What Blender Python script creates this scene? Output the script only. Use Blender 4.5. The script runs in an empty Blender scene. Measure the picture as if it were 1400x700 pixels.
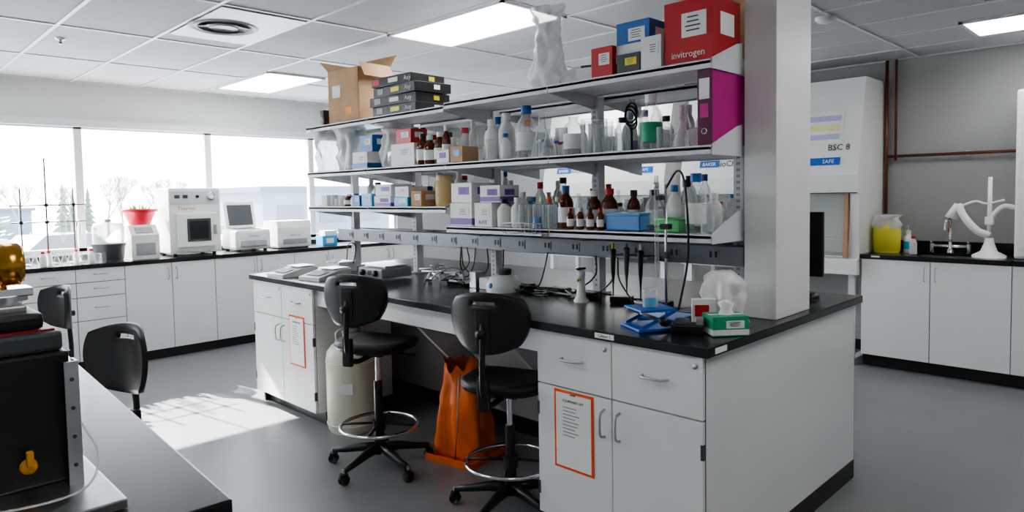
import bpy, bmesh, math, random
from mathutils import Vector, Matrix, noise
random.seed(7)
R=math.radians
FZ=-.10   # floor level
# ---------------- materials ----------------
MC={}
def mat(name,col,rough=.5,metal=0,var=.06,scale=6,bump=0,emit=0,glass=False,coat=0,alpha=.2):
    if name in MC: return MC[name]
    m=bpy.data.materials.new(name); m.use_nodes=True
    nt=m.node_tree; N=nt.nodes; L=nt.links; N.clear()
    out=N.new('ShaderNodeOutputMaterial')
    tc=N.new('ShaderNodeTexCoord'); nz=N.new('ShaderNodeTexNoise')
    nz.inputs['Scale'].default_value=scale; nz.inputs['Detail'].default_value=4
    L.new(tc.outputs['Object'],nz.inputs['Vector'])
    if glass:
        t=N.new('ShaderNodeBsdfTransparent'); t.inputs[0].default_value=(*col,1)
        g=N.new('ShaderNodeBsdfPrincipled'); g.inputs['Base Color'].default_value=(*[min(1,c*.9+.05) for c in col],1); g.inputs['Roughness'].default_value=rough
        lw=N.new('ShaderNodeLayerWeight'); lw.inputs[0].default_value=.35
        mp=N.new('ShaderNodeMapRange'); mp.inputs['To Min'].default_value=alpha; mp.inputs['To Max'].default_value=min(1,alpha+.6)
        L.new(lw.outputs['Facing'],mp.inputs['Value'])
        mx=N.new('ShaderNodeMixShader'); L.new(mp.outputs[0],mx.inputs[0]); L.new(t.outputs[0],mx.inputs[1]); L.new(g.outputs[0],mx.inputs[2])
        L.new(mx.outputs[0],out.inputs[0]); MC[name]=m; return m
    p=N.new('ShaderNodeBsdfPrincipled')
    cr=N.new('ShaderNodeValToRGB')
    a=[max(0,c*(1-var)) for c in col]; b=[min(1,c*(1+var)) for c in col]
    cr.color_ramp.elements[0].position=.3; cr.color_ramp.elements[1].position=.7
    cr.color_ramp.elements[0].color=(*a,1); cr.color_ramp.elements[1].color=(*b,1)
    L.new(nz.outputs['Fac'],cr.inputs[0]); L.new(cr.outputs[0],p.inputs['Base Color'])
    p.inputs['Roughness'].default_value=rough; p.inputs['Metallic'].default_value=metal
    p.inputs['Coat Weight'].default_value=coat
    if bump:
        bp=N.new('ShaderNodeBump'); bp.inputs['Strength'].default_value=bump; bp.inputs['Distance'].default_value=.01
        L.new(nz.outputs['Fac'],bp.inputs['Height']); L.new(bp.outputs[0],p.inputs['Normal'])
    if emit:
        p.inputs['Emission Color'].default_value=(*col,1); p.inputs['Emission Strength'].default_value=emit
    L.new(p.outputs[0],out.inputs[0]); MC[name]=m; return m
WHT=mat('white_laminate',(.82,.82,.82),.25,var=.02,scale=2)
WPL=mat('white_plastic',(.82,.82,.8),.35,var=.03)
WMET=mat('white_powdercoat',(.72,.73,.75),.35,var=.02)
EPX=mat('black_epoxy',(.012,.013,.015),.26,var=.08,scale=4)
BLK=mat('black_plastic',(.011,.011,.012),.4,var=.15)
PU=mat('black_polyurethane',(.012,.012,.013),.45,var=.2,bump=.1,scale=90)
CHR=mat('chrome',(.75,.75,.76),.15,1,var=.03)
STL=mat('brushed_steel',(.55,.56,.57),.32,1,var=.08,scale=20)
GRY=mat('grey_paint',(.32,.33,.34),.45)
DGR=mat('dark_grey',(.06,.065,.07),.45)
ALU=mat('aluminium_rail',(.2,.215,.235),.42,.4)
CARD=mat('cardboard',(.5,.32,.18),.8,var=.12)
RED=mat('red_card',(.5,.018,.025),.45)
BLUE=mat('blue_card',(.02,.14,.42),.45)
LBL=mat('light_blue',(.06,.38,.7),.4)
YEL=mat('yellow_plastic',(.8,.68,.04),.4)
GRN=mat('green_card',(.03,.36,.18),.45)
MAG=mat('magenta_vinyl',(.52,.015,.24),.3)
PUR=mat('purple_print',(.2,.1,.4),.5)
PAP=mat('paper',(.86,.86,.84),.6,var=.02)
INK=mat('ink',(.05,.05,.06),.6)
ORG=mat('orange_plastic',(1.0,.16,.01),.36,var=.2,scale=9,bump=.5)
ORF=mat('orange_red_frame',(.9,.1,.02),.4)
CRM=mat('cream_enamel',(.70,.71,.58),.35)
BRS=mat('brass',(.7,.38,.08),.25,1)
COP=mat('copper_pipe',(.2,.08,.05),.4,.6)
BLM=mat('blue_anodised',(.01,.12,.5),.3,.2)
GLS=mat('clear_glass',(.93,.95,.95),.05,glass=True,alpha=.12)
WIN=mat('window_glass',(.98,.99,1),.02,glass=True,alpha=.02)
FRO=mat('frosted_plastic',(.92,.93,.93),.35,glass=True,alpha=.5)
GBL=mat('blue_clear_plastic',(.25,.55,.95),.2,glass=True,alpha=.5)
GGR=mat('green_clear_plastic',(.3,.85,.4),.2,glass=True,alpha=.5)
YCL=mat('yellow_clear_plastic',(.9,.82,.08),.2,glass=True,alpha=.7)
AMB=mat('amber_glass',(.1,.025,.006),.1,var=.1)
LEAF=mat('leaf',(.1,.4,.04),.5,var=.3)
WOOD=mat('tan_trim',(.42,.27,.15),.5)
TILE=mat('ceiling_tile',(.55,.56,.575),.9,var=.04,scale=120,bump=.2)
WALL=mat('painted_block_wall',(.7,.71,.7),.7,var=.02,bump=.1,scale=40)
WALR=mat('painted_grey_wall',(.4,.4,.395),.7,var=.02,bump=.1,scale=40)
FLR=mat('vinyl_floor',(.205,.21,.215),.33,var=.05,scale=3)
LIT=mat('light_diffuser',(1,1,1),.5,emit=10)
# ---------------- builder ----------------
class B:
    def __init__(s,name,loc=(0,0,0),rz=0):
        s.n=name; s.loc=loc; s.rz=rz; s.v=[]; s.f=[]; s.mi=[]; s.sm=[]; s.mats=[]; s.X=Matrix.Identity(4)
    def add(s,vs,fs,m,M=None,smooth=False):
        if m not in s.mats: s.mats.append(m)
        k=s.mats.index(m); o=len(s.v); M=s.X@(M if M is not None else Matrix.Identity(4))
        s.v+= [tuple(M@Vector(p)) for p in vs]
        for f in fs: s.f.append([i+o for i in f]); s.mi.append(k); s.sm.append(smooth)
    def box(s,c,d,m,rz=0,bev=0,M=None,rx=0,ry=0):
        T=Matrix.Translation(c)@Matrix.Rotation(rz,4,'Z')@Matrix.Rotation(ry,4,'Y')@Matrix.Rotation(rx,4,'X')
        if M is not None: T=M@T
        x,y,z=d[0]/2,d[1]/2,d[2]/2
        if bev:
            bm=bmesh.new(); bmesh.ops.create_cube(bm,size=1)
            for v in bm.verts: v.co=Vector((v.co.x*d[0],v.co.y*d[1],v.co.z*d[2]))
            bmesh.ops.bevel(bm,geom=bm.edges[:],offset=min(bev,min(d)*.49),segments=2,affect='EDGES',profile=.6)
            bm.verts.index_update()
            s.add([v.co[:] for v in bm.verts],[[v.index for v in f.verts] for f in bm.faces],m,T,False); bm.free(); return
        vs=[(-x,-y,-z),(x,-y,-z),(x,y,-z),(-x,y,-z),(-x,-y,z),(x,-y,z),(x,y,z),(-x,y,z)]
        s.add(vs,[(0,3,2,1),(4,5,6,7),(0,1,5,4),(1,2,6,5),(2,3,7,6),(3,0,4,7)],m,T)
    def bb(s,a,b,m,bev=0): # corners
        s.box([(a[i]+b[i])/2 for i in range(3)],[abs(b[i]-a[i]) for i in range(3)],m,bev=bev)
    def lathe(s,prof,c,m,seg=18,M=None,smooth=True,sx=1,sy=1,nz=0):
        vs=[];fs=[];rings=[]
        for r,z in prof:
            if r<1e-5: rings.append([len(vs)]); vs.append((0,0,z))
            else:
                ring=[]
                for i in range(seg):
                    a=2*math.pi*i/seg; q=r
                    if nz: q=r*(1+nz*noise.noise(Vector((math.cos(a)*2+c[0]*9,math.sin(a)*2+c[1]*9,z*14))))
                    ring.append(len(vs)); vs.append((q*math.cos(a)*sx,q*math.sin(a)*sy,z))
                rings.append(ring)
        for a,b in zip(rings,rings[1:]):
            n=max(len(a),len(b))
            if n==1: continue
            for i in range(n):
                j=(i+1)%n
                if len(a)==1: fs.append((a[0],b[j],b[i])[::-1])
                elif len(b)==1: fs.append((a[i],a[j],b[0]))
                else: fs.append((a[i],a[j],b[j],b[i]))
        T=Matrix.Translation(c)
        if M is not None: T=T@M
        s.add(vs,fs,m,T,smooth)
    def cyl(s,c,r,h,m,seg=18,M=None,r2=None):
        r2=r if r2 is None else r2
        s.lathe([(0,0),(r,0)],c,m,seg,M,False); s.lathe([(r,0),(r2,h)],c,m,seg,M,True); s.lathe([(r2,h),(0,h)],c,m,seg,M,False)
    def tube(s,pts,r,m,seg=8,closed=False):
        P=[Vector(p) for p in pts]; n=len(P); vs=[];fs=[]
        up=None
        for i in range(n):
            if closed: t=(P[(i+1)%n]-P[i-1]).normalized()
            else: t=(P[min(i+1,n-1)]-P[max(i-1,0)]).normalized()
            if up is None:
                up=t.orthogonal().normalized()
            up=(up-t*up.dot(t)).normalized(); b=t.cross(up)
            rr=r[i] if isinstance(r,(list,tuple)) else r
            for k in range(seg):
                a=2*math.pi*k/seg; vs.append(tuple(P[i]+(up*math.cos(a)+b*math.sin(a))*rr))
        for i in range(n if closed else n-1):
            j=(i+1)%n
            for k in range(seg):
                l=(k+1)%seg; fs.append((i*seg+k,i*seg+l,j*seg+l,j*seg+k))
        if not closed: fs.append(list(range(seg))[::-1]); fs.append([(n-1)*seg+k for k in range(seg)])
        s.add(vs,fs,m,None,True)
    def ring(s,c,R_,r,m,n=36,M=None):
        M=M or Matrix.Identity(4)
        s.tube([tuple(Vector(c)+M@Vector((R_*math.cos(2*math.pi*i/n),R_*math.sin(2*math.pi*i/n),0))) for i in range(n)],r,m,closed=True)
    def prism(s,poly,h,m,M=None):
        n=len(poly); vs=[(x,y,0) for x,y in poly]+[(x,y,h) for x,y in poly]
        fs=[list(range(n))[::-1],[n+i for i in range(n)]]+[(i,(i+1)%n,n+(i+1)%n,n+i) for i in range(n)]
        s.add(vs,fs,m,M)
    def text(s,t,size,loc,m,M=None):
        cu=bpy.data.curves.new('t','FONT'); cu.body=t; cu.size=size; cu.extrude=.0005; cu.align_x='CENTER'; cu.resolution_u=2
        o=bpy.data.objects.new('t',cu); bpy.context.collection.objects.link(o)
        dg=bpy.context.evaluated_depsgraph_get(); me=o.evaluated_get(dg).to_mesh()
        vs=[v.co[:] for v in me.vertices]; fs=[list(p.vertices) for p in me.polygons]
        T=Matrix.Translation(loc)@(M if M is not None else Matrix.Identity(4))@Matrix.Rotation(R(90),4,'X')
        s.add(vs,fs,m,T); o.evaluated_get(dg).to_mesh_clear(); bpy.data.objects.remove(o)
    def done(s):
        me=bpy.data.meshes.new(s.n); me.from_pydata(s.v,[],s.f)
        for m in s.mats: me.materials.append(m)
        me.polygons.foreach_set('material_index',s.mi); me.polygons.foreach_set('use_smooth',s.sm); me.update()
        o=bpy.data.objects.new(s.n,me); bpy.context.collection.objects.link(o)
        o.location=s.loc; o.rotation_euler=(0,0,s.rz); return o
FX=-math.pi/2   # object faces world -X
def bez(p,n=16):
    out=[]; P=[Vector(q) for q in p]
    P=[P[0]*2-P[1]]+P+[P[-1]*2-P[-2]]
    for i in range(1,len(P)-2):
        for k in range(n):
            t=k/n; a,b,c,d=P[i-1],P[i],P[i+1],P[i+2]
            out.append(tuple(.5*((2*b)+(c-a)*t+(2*a-5*b+4*c-d)*t*t+(3*b-a-3*c+d)*t**3)))
    out.append(tuple(P[-2])); return out
# ---------------- room ----------------
XL,XR,YF,YB,H=-3,7.15,-3,7.97,2.7
b=B('floor'); b.bb((XL-.1,YF-.1,FZ-.08),(XR+.1,YB+.1,FZ),FLR); b.done()
b=B('ceiling'); b.bb((XL-.1,YF-.1,H),(XR+.1,YB+.1,H+.08),TILE); b.done()
b=B('wall_right'); b.bb((XR,YF,FZ),(XR+.12,YB,H),WALR); b.done()
b=B('wall_left'); b.bb((XL-.12,YF,FZ),(XL,YB,H),WALL); b.done()
b=B('wall_front'); b.bb((XL,YF-.12,FZ),(XR,YF,H),WALL); b.done()
WX=[-2.07,-.78,.51,1.80,3.09,4.38,5.67]
W0,W1=.99,2.27
b=B('wall_back'); b.bb((XL-.12,YB,FZ),(XR+.12,YB+.2,W0),WALL); b.bb((XL-.12,YB,W1),(XR+.12,YB+.2,H),WALL)
b.bb((XL-.12,YB,W0),(WX[0],YB+.2,W1),WALL); b.bb((WX[-1],YB,W0),(XR+.12,YB+.2,W1),WALL); b.done()
for i in range(len(WX)-1):
    b=B('window_%d'%(i+1)); a,c=WX[i],WX[i+1]; t=.035
    b.bb((a,YB+.03,W0),(a+t,YB+.1,W1),WMET); b.bb((c-t,YB+.03,W0),(c,YB+.1,W1),WMET)
    b.bb((a,YB+.03,W0),(c,YB+.1,W0+t),WMET); b.bb((a,YB+.03,W1-t),(c,YB+.1,W1),WMET)
    b.bb((a+t,YB+.06,W0+t),(c-t,YB+.066,W1-t),WIN); b.done()
b=B('trim_window_head'); b.bb((WX[0],YB-.03,W1-.02),(WX[-1],YB,W1+.06),WMET,.005); b.done()
b=B('trim_window_sill'); b.bb((WX[0],YB-.02,W0-.03),(WX[-1],YB+.1,W0),WMET,.003); b.done()
b=B('baseboard_right'); b.bb((XR-.012,2.2,FZ),(XR,YB,FZ+.1),BLK); b.done()
b=B('trim_ceiling_grid')
gx=2.97-.61*9
while gx<XR:
    if gx>XL: b.bb((gx-.012,YF,H-.008),(gx+.012,YB,H),WMET)
    gx+=.61
gy=4.24-1.22*5
while gy<YB:
    if gy>YF: b.bb((XL,gy-.012,H-.0085),(XR,gy+.012,H),WMET)
    gy+=1.22
b.bb((XL,YB-.03,H-.012),(XR,YB,H),WMET); b.bb((XR-.03,YF,H-.012),(XR,YB,H),WMET); b.done()
for (x,y) in [(2.97,3.02),(2.97,6.2),(5.9,.02),(-.08,3.02),(-.08,-.64),(2.97,-.64),(5.9,4.24),(-.08,6.2)]:
    b=B('ceiling_light_panel'); b.bb((x+.02,y+.02,H-.014),(x+.59,y+1.2,H-.009),LIT)
    for q in ((x,y,x+.61,y+.025),(x,y+1.195,x+.61,y+1.22),(x,y,x+.025,y+1.22),(x+.585,y,x+.61,y+1.22)):
        b.bb((q[0],q[1],H-.02),(q[2],q[3],H-.001),WMET)
    b.done()
b=B('ceiling_air_diffuser'); b.bb((1.77,4.27,H-.016),(2.34,5.2,H-.009),WMET,.003)
b.lathe([(0,-.004),(.17,-.004),(.19,-.001)],(1.98,4.76,H-.016),DGR,28); b.lathe([(.19,-.001),(.21,-.010),(.225,-.001)],(1.98,4.76,H-.016),GRY,28); b.lathe([(0,-.01),(.09,-.01),(.1,-.004)],(1.98,4.76,H-.016),GRY,28); b.done()
b=B('sprinkler_head'); b.lathe([(.035,0),(.03,-.012),(.01,-.014),(.01,-.04),(.025,-.042),(0,-.045)],(1.25,5.9,H-.001),STL); b.done()
b=B('sprinkler_head'); b.lathe([(.035,0),(.03,-.012),(.01,-.014),(.01,-.04),(.025,-.042),(0,-.045)],(5.2,.95,H-.001),STL); b.done()
b=B('smoke_detector'); b.lathe([(.07,0),(.07,-.015),(.05,-.035),(.02,-.045),(0,-.045)],(5.0,1.85,H-.001),WPL); b.done()
# ---------------- cabinets ----------------
ZT=.0   # toe top
def pull(b,x,y,z,l=.12,vert=False):
    if vert: P=[(x,y,z-l/2),(x,y-.03,z-l/2+.012),(x,y-.036,z),(x,y-.03,z+l/2-.012),(x,y,z+l/2)]
    else: P=[(x-l/2,y,z),(x-l/2+.012,y-.03,z),(x,y-.036,z),(x+l/2-.012,y-.03,z),(x+l/2,y,z)]
    b.tube(bez(P,5),.0055,STL,6)
def front(b,x0,x1,z0,z1,handle=None,side=1,lock=False,y=0):
    g=.003
    b.bb((x0+.001,y-.001,z0),(x1-.001,y+.0005,z1),DGR)
    b.box(((x0+x1)/2,y-.010,(z0+z1)/2),(x1-x0-2*g,.018,z1-z0-2*g),WHT,bev=.002)
    if handle=='h': pull(b,(x0+x1)/2,y-.018,(z0+z1)/2+.01)
    if handle=='v': pull(b,x1-.04 if side>0 else x0+.04,y-.018,z1-.11,vert=True)
    if lock: b.lathe([(.011,0),(.011,.006),(0,.006)],(x1-.035,y-.018,z1-.04),STL,12,Matrix.Rotation(R(90),4,'X'))
def cells(b,x,lst,zt=.87,zb=ZT,y=0):
    for w,k in lst:
        if k=='dr4':
            zs=[zt,zt-.13,zt-.27,zt-.49,zb]
            for a,c in zip(zs,zs[1:]): front(b,x,x+w,c,a,'h',y=y)
        elif k in('dL','dR'):
            front(b,x,x+w,zt-.25,zt,'h',lock=True,y=y); front(b,x,x+w,zb,zt-.25,'v',1 if k=='dR' else -1,y=y)
            xe=x+.006 if k=='dR' else x+w-.006
            for zz in (zb+.12,zt-.37): b.bb((xe-.006,y-.022,zz-.03),(xe+.006,y-.004,zz+.03),DGR)
        elif k in('L','R'): front(b,x,x+w,zb,zt,'v',1 if k=='R' else -1,y=y)
        x+=w
    return x
PZ=Matrix(((0,0,1,0),(1,0,0,0),(0,1,0,0),(0,0,0,1)))  # (a,b,h)->(h,a,b)
def TX(x): return Matrix.Translation((x,0,0))@PZ
# island
IX0,IX1,IY0,IY1=2.28,3.97,1.26,5.2
b=B('lab_island_bench',(IX0+.04,IY1-.03,0),FX)
LN=IY1-IY0-.06; DP=IX1-IX0-.08
b.bb((0,.001,ZT),(.92,.62,.872),WHT); b.bb((.03,.07,FZ+.001),(.9,.62,ZT),BLK)
b.bb((LN-.86,.001,ZT),(LN,.62,.872),WHT); b.bb((LN-.84,.07,FZ+.001),(LN,.62,ZT),BLK)
b.bb((0,.9,ZT),(LN,DP,.872),WHT); b.bb((.0,.88,FZ+.001),(LN,DP-.0,ZT),BLK)
b.bb((LN-.02,.0,ZT),(LN,DP,.872),WHT); b.bb((LN-.02,.04,FZ+.001),(LN+.004,DP-.002,ZT),BLK); b.bb((0,0,ZT),(.02,DP,.872),WHT); b.bb((-.004,.04,FZ+.001),(.02,DP,ZT),BLK)
b.bb((.92,.02,.75),(LN-.86,.05,.872),WHT)
for xx in (1.85,2.65):
    b.prism([(0.06,.86),(.06,.8),(.62,.25),(.88,.02),(.9,.02),(.9,.2),(.7,.35),(.2,.86)],.03,WMET,TX(xx))
cells(b,0,[(.46,'dR'),(.46,'dL')]); cells(b,LN-.86,[(.43,'dR'),(.43,'dL')])
b.bb((-.03,-.04,.872),(LN+.03,DP+.04,.91),EPX,.004)
b.box((LN-.45,-.041,.892),(.1,.002,.022),PAP); b.text('Cabinet 1',.017,(LN-.45,-.0425,.887),INK)
b.box((LN+.031,.06,.892),(.002,.09,.022),PAP)
b.done()
def notice(name,xw,z0,w,h):
    n=B(name,(IX0+.04-.0195,xw,0),FX)
    n.box((0,-.002,z0+h/2),(w,.003,h),ORF); n.box((0,-.0045,z0+h/2),(w-.024,.003,h-.024),PAP)
    n.text('EQUIPMENT LIST',.016,(0,-.0065,z0+h-.05),INK)
    for i in range(9):
        ll=w*.5*random.uniform(.6,1)
        n.box((-.06+ll/2,-.0065,z0+h-.075-i*.016),(ll,.001,.004),GRY)
    n.box((0,-.005,z0+h-.012),(.03,.004,.01),CHR)
    n.done()
notice('orange_framed_notice',1.29+.86-.22,.25,.225,.36); notice('orange_framed_notice',4.48,.30,.22,.36)
b=B('structural_column'); b.bb((2.98,1.31,.911),(3.36,1.46,H-.001),WPL,.003); b.done()
# shelving
b=B('reagent_shelving_unit')
PY=[1.55,2.42,3.28,4.14,5.0]; CX=3.13
for y in PY:
    b.bb((CX-.03,y-.025,.911),(CX+.03,y+.025,2.12),WMET,.003)
    for k in range(38):
        z=.96+k*.03
        b.bb((CX-.0305,y-.006,z),(CX-.029,y-.002,z+.014),DGR); b.bb((CX-.0305,y+.003,z),(CX-.029,y+.007,z+.014),DGR)
    b.bb((CX-.06,y-.04,.911),(CX+.06,y+.04,.925),WMET)
def XZ(y): return Matrix(((1,0,0,0),(0,0,1,y),(0,1,0,0),(0,0,0,1)))
def shelf(y0,y1,z,x0=2.70,x1=3.095):
    b.bb((x0,y0,z-.012),(x1,y1,z),WMET); b.bb((x0,y0,z-.032),(x0+.012,y1,z+.008),WMET,.002); b.bb((x1-.01,y0,z-.02),(x1,y1,z+.02),WMET)
    for yy in (y0+.004,y1-.004):
        lo=-.04 if yy<1.6 else -.09
        b.prism([(x0+.01,z-.03),(x1,z+lo),(x1,z+.02),(x0+.01,z+.004)],.003,WMET,XZ(yy-.0015))
for y0,y1 in zip(PY,PY[1:]):
    y0+=.002;y1-=.002
    if y0<1.6: y0=1.475
    shelf(y0,y1,2.06 if y1<3.4 else 2.045); shelf(y0,y1,1.69); shelf(y0,y1,1.30 if y1<3.4 else 1.42)
    shelf(y0,y1,2.04,3.165,3.56); shelf(y0,y1,1.69,3.165,3.56); shelf(y0,y1,1.33 if y1<3.4 else 1.42,3.165,3.56)
for z in (2.06,1.69,1.30):
    b.prism([(2.703,z-.035),(2.98,z-.035),(2.98,z+.11),(2.93,z+.1),(2.703,z+.012)],.004,WMET,XZ(1.470))
b.bb((2.99,1.47,1.14),(3.06,5.05,1.235),ALU,.004); b.bb((3.06,1.47,1.17),(3.10,5.05,1.21),ALU)
b.bb((3.2,1.47,1.15),(3.27,5.05,1.235),ALU,.004)
for k in range(16):
    y=1.62+k*.215
    b.bb((2.986,y-.03,1.165),(2.992,y+.03,1.215),ALU,.001)
    for s_ in(-.014,.014): b.bb((2.984,y+s_-.006,1.178),(2.987,y+s_+.006,1.207),BLK)
b.done()
# window counter run
b=B('window_counter_cabinets',(-1.4,7.31,0),0)
L0=5.55+1.4
b.bb((0,.001,ZT),(L0,.62,.872),WHT); b.bb((0,.05,FZ+.001),(L0,.62,ZT),BLK)
cells(b,0,[(.43,'R'),(.43,'L'),(.43,'R'),(.43,'L'),(.415,'R'),(.415,'dr4'),(.42,'dr4'),(.41,'dr4'),(.43,'R'),(.43,'L'),(.46,'R'),(.44,'L'),(.44,'R'),(.44,'L'),(.44,'R'),(.44,'L')])
b.bb((-.02,-.03,.872),(L0+.02,.64,.91),EPX,.004); b.bb((0,.625,.91),(L0,.645,.96),EPX); b.done()
# right counter
b=B('sink_counter_cabinets',(6.5,2.075,0),FX)
L1=3.9
b.bb((0,.001,ZT+.01),(L1,.62,.872),WHT); b.bb((0,.05,FZ+.001),(L1,.62,ZT+.01),BLK)
cells(b,0,[(.54,'R'),(.56,'L'),(.56,'R'),(.56,'L'),(.56,'R'),(.56,'L'),(.54,'R')],zb=ZT+.01)
b.bb((-.01,-.03,.872),(.36,.64,.91),EPX,.003); b.bb((.84,-.03,.872),(L1,.64,.91),EPX,.003); b.bb((.36,-.03,.872),(.84,.1,.91),EPX); b.bb((.36,.5,.872),(.84,.64,.91),EPX)
b.bb((.36,.1,.874),(.84,.5,.88),STL); b.ring((.6,.3,.882),.03,.004,CHR)
b.bb((0,.625,.91),(L1,.645,1.0),EPX)
b.box((.12,-.031,.893),(.07,.002,.014),PAP)
b.done()
b=B('foreground_lab_bench',(.53,1.32,0),R(-2.9)); b.bb((-1.28,0,.872),(0,1.73,.91),EPX,.004)
b.bb((-1.25,.04,ZT),(-.05,1.68,.872),WHT); b.bb((-1.23,.08,FZ+.001),(-.09,1.64,ZT),BLK); b.done()
# ---------------- stools ----------------
def stool(x,y,rz,sh=.58,bt=1.02,ring=True,name='lab_stool_chair',hh=.145):
    b=B(name,(x,y,FZ),rz)   # faces +x local
    sh-=FZ; bt-=FZ
    for i in range(5):
        a=2*math.pi*i/5+.5; ca,sa=math.cos(a),math.sin(a)
        b.tube([(0.03*ca,.03*sa,.115),(.12*ca,.12*sa,.108),(.22*ca,.22*sa,.088),(.30*ca,.30*sa,.078)],[.03,.026,.02,.016],BLK,8)
        b.cyl((.3*ca,.3*sa,.05),.009,.04,STL,8)
        for s_ in (-1,1):
            Mx=Matrix.Rotation(a,4,'Z')@Matrix.Rotation(R(90),4,'X')
            b.lathe([(0,-.009),(.024,-.009),(.028,-.004),(.028,.004),(.024,.009),(0,.009)],(.3*ca-s_*.014*sa,.3*sa+s_*.014*ca,.029),BLK,14,Mx)
        b.lathe([(.0,.03),(.022,.022),(.03,0)],(.3*ca,.3*sa,.04),BLK,10)
    b.cyl((0,0,.08),.034,.14,BLK,16,r2=.028); b.cyl((0,0,.2),.025,sh-.44,BLK,16); b.cyl((0,0,sh-.27),.015,.2,CHR,14)
    if ring:
        zr=.25; b.ring((0,0,zr),.225,.011,CHR,40)
        for i in range(4):
            a=math.pi/2*i+.3; b.tube([(.03*math.cos(a),.03*math.sin(a),zr+.01),(.225*math.cos(a),.225*math.sin(a),zr)],.008,BLK,6)
        b.cyl((0,0,zr-.03),.038,.06,BLK,16)
    b.box((0,0,sh-.062),(.2,.17,.03),BLK,bev=.008); b.tube([(.02,-.05,sh-.06),(.02,-.2,sh-.075)],.006,BLK,6); b.box((.02,-.22,sh-.075),(.03,.05,.012),BLK,bev=.004)
    n=28; rings=[]; vs=[];fs=[]
    def sq(a,k=2.7):
        c,s_=math.cos(a),math.sin(a); return (abs(c)**(2/k))*(1 if c>0 else -1),(abs(s_)**(2/k))*(1 if s_>0 else -1)
    prof=[(0,-.05),(.8,-.05),(.95,-.035),(1,-.012),(.98,.008),(.9,.018),(.7,.008),(.4,0),(0,-.002)]
    for q,z in prof:
        ring_=[]
        for i in range(n):
            u,v=sq(2*math.pi*i/n); ring_.append(len(vs))
            dz=-.028*max(0,u-.4)**2*2.5*q*q
            vs.append((u*.22*q,v*.23*q,sh+z+dz))
        rings.append(ring_)
    for a,c in zip(rings,rings[1:]):
        for i in range(n): fs.append((a[i],a[(i+1)%n],c[(i+1)%n],c[i]))
    b.add(vs,fs,PU,None,True)
    b.tube(bez([(-.05,0,sh-.075),(-.2,0,sh-.08),(-.275,0,sh-.03),(-.29,0,sh+.08),(-.275,0,bt-hh)],6),.015,BLK,8)
    b.box((-.28,0,sh-.01),(.03,.06,.16),BLK,bev=.01); b.box((-.27,0,bt-hh-.03),(.03,.08,.18),BLK,bev=.01)
    b.lathe([(0,0),(.02,0),(.022,.02),(0,.024)],(-.295,0,bt-.19),BLK,10,Matrix.Rotation(R(-90),4,'Y'))
    U,V=18,14; w=.205; g={}
    vs=[];fs=[]
    for j in range(V+1):
        for i in range(U+1):
            u=-1+2*i/U; v=-1+2*j/V
            yy=w*u*math.sqrt(1-.36*v*v)*(1+.06*v); zz=hh*v*math.sqrt(1-.42*u*u)
            xx=-.25+.07*u*u-.01*v*v
            g[i,j]=len(vs); vs.append((xx,yy,bt-hh+zz))
    o=len(vs); vs+=[(x_-.028,y_,z_) for x_,y_,z_ in vs]
    E={}
    for j in range(V):
        for i in range(U):
            if 6<=i<12 and j==11: continue
            q=[g[i,j],g[i+1,j],g[i+1,j+1],g[i,j+1]]; fs.append(q); fs.append([k+o for k in q][::-1])
            for k in range(4): E[(q[k],q[(k+1)%4])]=1
    for e in list(E):
        if (e[1],e[0]) not in E: fs.append([e[1],e[0],e[0]+o,e[1]+o])
    b.add(vs,fs,PU,None,True)
    return b.done()
stool(2.23,3.37,R(22),.655,1.075); stool(2.37,2.41,R(20),.575,1.045)
stool(.70,3.40,R(200),.45,.93,False,name='office_task_chair',hh=.165); stool(.80,5.2,R(190),.45,.95,False,name='office_task_chair')
# ---------------- dewar & orange bag ----------------
b=B('liquid_nitrogen_dewar',(2.48,4.065,FZ))
b.lathe([(0,0),(.15,0),(.165,.02),(.172,.05),(.172,.5),(.162,.55),(.13,.59),(.07,.61),(.055,.62),(.055,.67),(0,.67)],(0,0,0.001),CRM,32)
b.lathe([(0,0),(.06,0),(.065,.02),(.06,.035),(0,.035)],(0,0,.665),GRY,20)
for s_ in (-1,1): b.tube(bez([(s_*.1,0,.61),(s_*.11,0,.68),(s_*.06,0,.705),(0,0,.705)],5),.009,CRM,6)
for z in (.06,.48): b.ring((0,0,z),.173,.004,CRM)
b.box((-.123,-.123,.32),(.09,.003,.07),PAP,rz=R(-45)); b.done()
b=B('orange_waste_bag',(2.70,3.12,FZ+.001),R(10))
b.bb((-.2,-.18,.0),(.17,.17,.008),ORG,.003)
for q in ((-.2,-.18,.17,-.172),(-.2,.162,.17,.17),(-.2,-.18,-.192,.17),(.162,-.18,.17,.17)): b.bb((q[0],q[1],.0),(q[2],q[3],.04),ORG)
vs=[];fs=[];n=56;prof=[(.13,.012),(.152,.04),(.15,.09),(.142,.16),(.136,.23),(.13,.3),(.128,.37),(.115,.44),(.108,.50),(.112,.54),(.125,.57)]
for q,z in prof:
    for i in range(n):
        a=2*math.pi*i/n; c,s_=math.cos(a),math.sin(a); k=5
        rr=q/((abs(c)**k+abs(s_)**k)**(1/k)); rr*=1+.28*noise.noise(Vector((c*2.6,s_*2.6,z*5+3)))+.1*noise.noise(Vector((c*8,s_*8,z*12)))
        vs.append((rr*c*.75-.015+.04*(z-.3),rr*s_*1.1,z+ (.16*noise.noise(Vector((c*2,s_*2,5))) if z>.48 else 0)))
for j in range(len(prof)-1):
    for i in range(n): fs.append((j*n+i,j*n+(i+1)%n,(j+1)*n+(i+1)%n,(j+1)*n+i))
fs.append(list(range(n))[::-1])
b.add(vs,fs,ORG,None,True)
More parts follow.
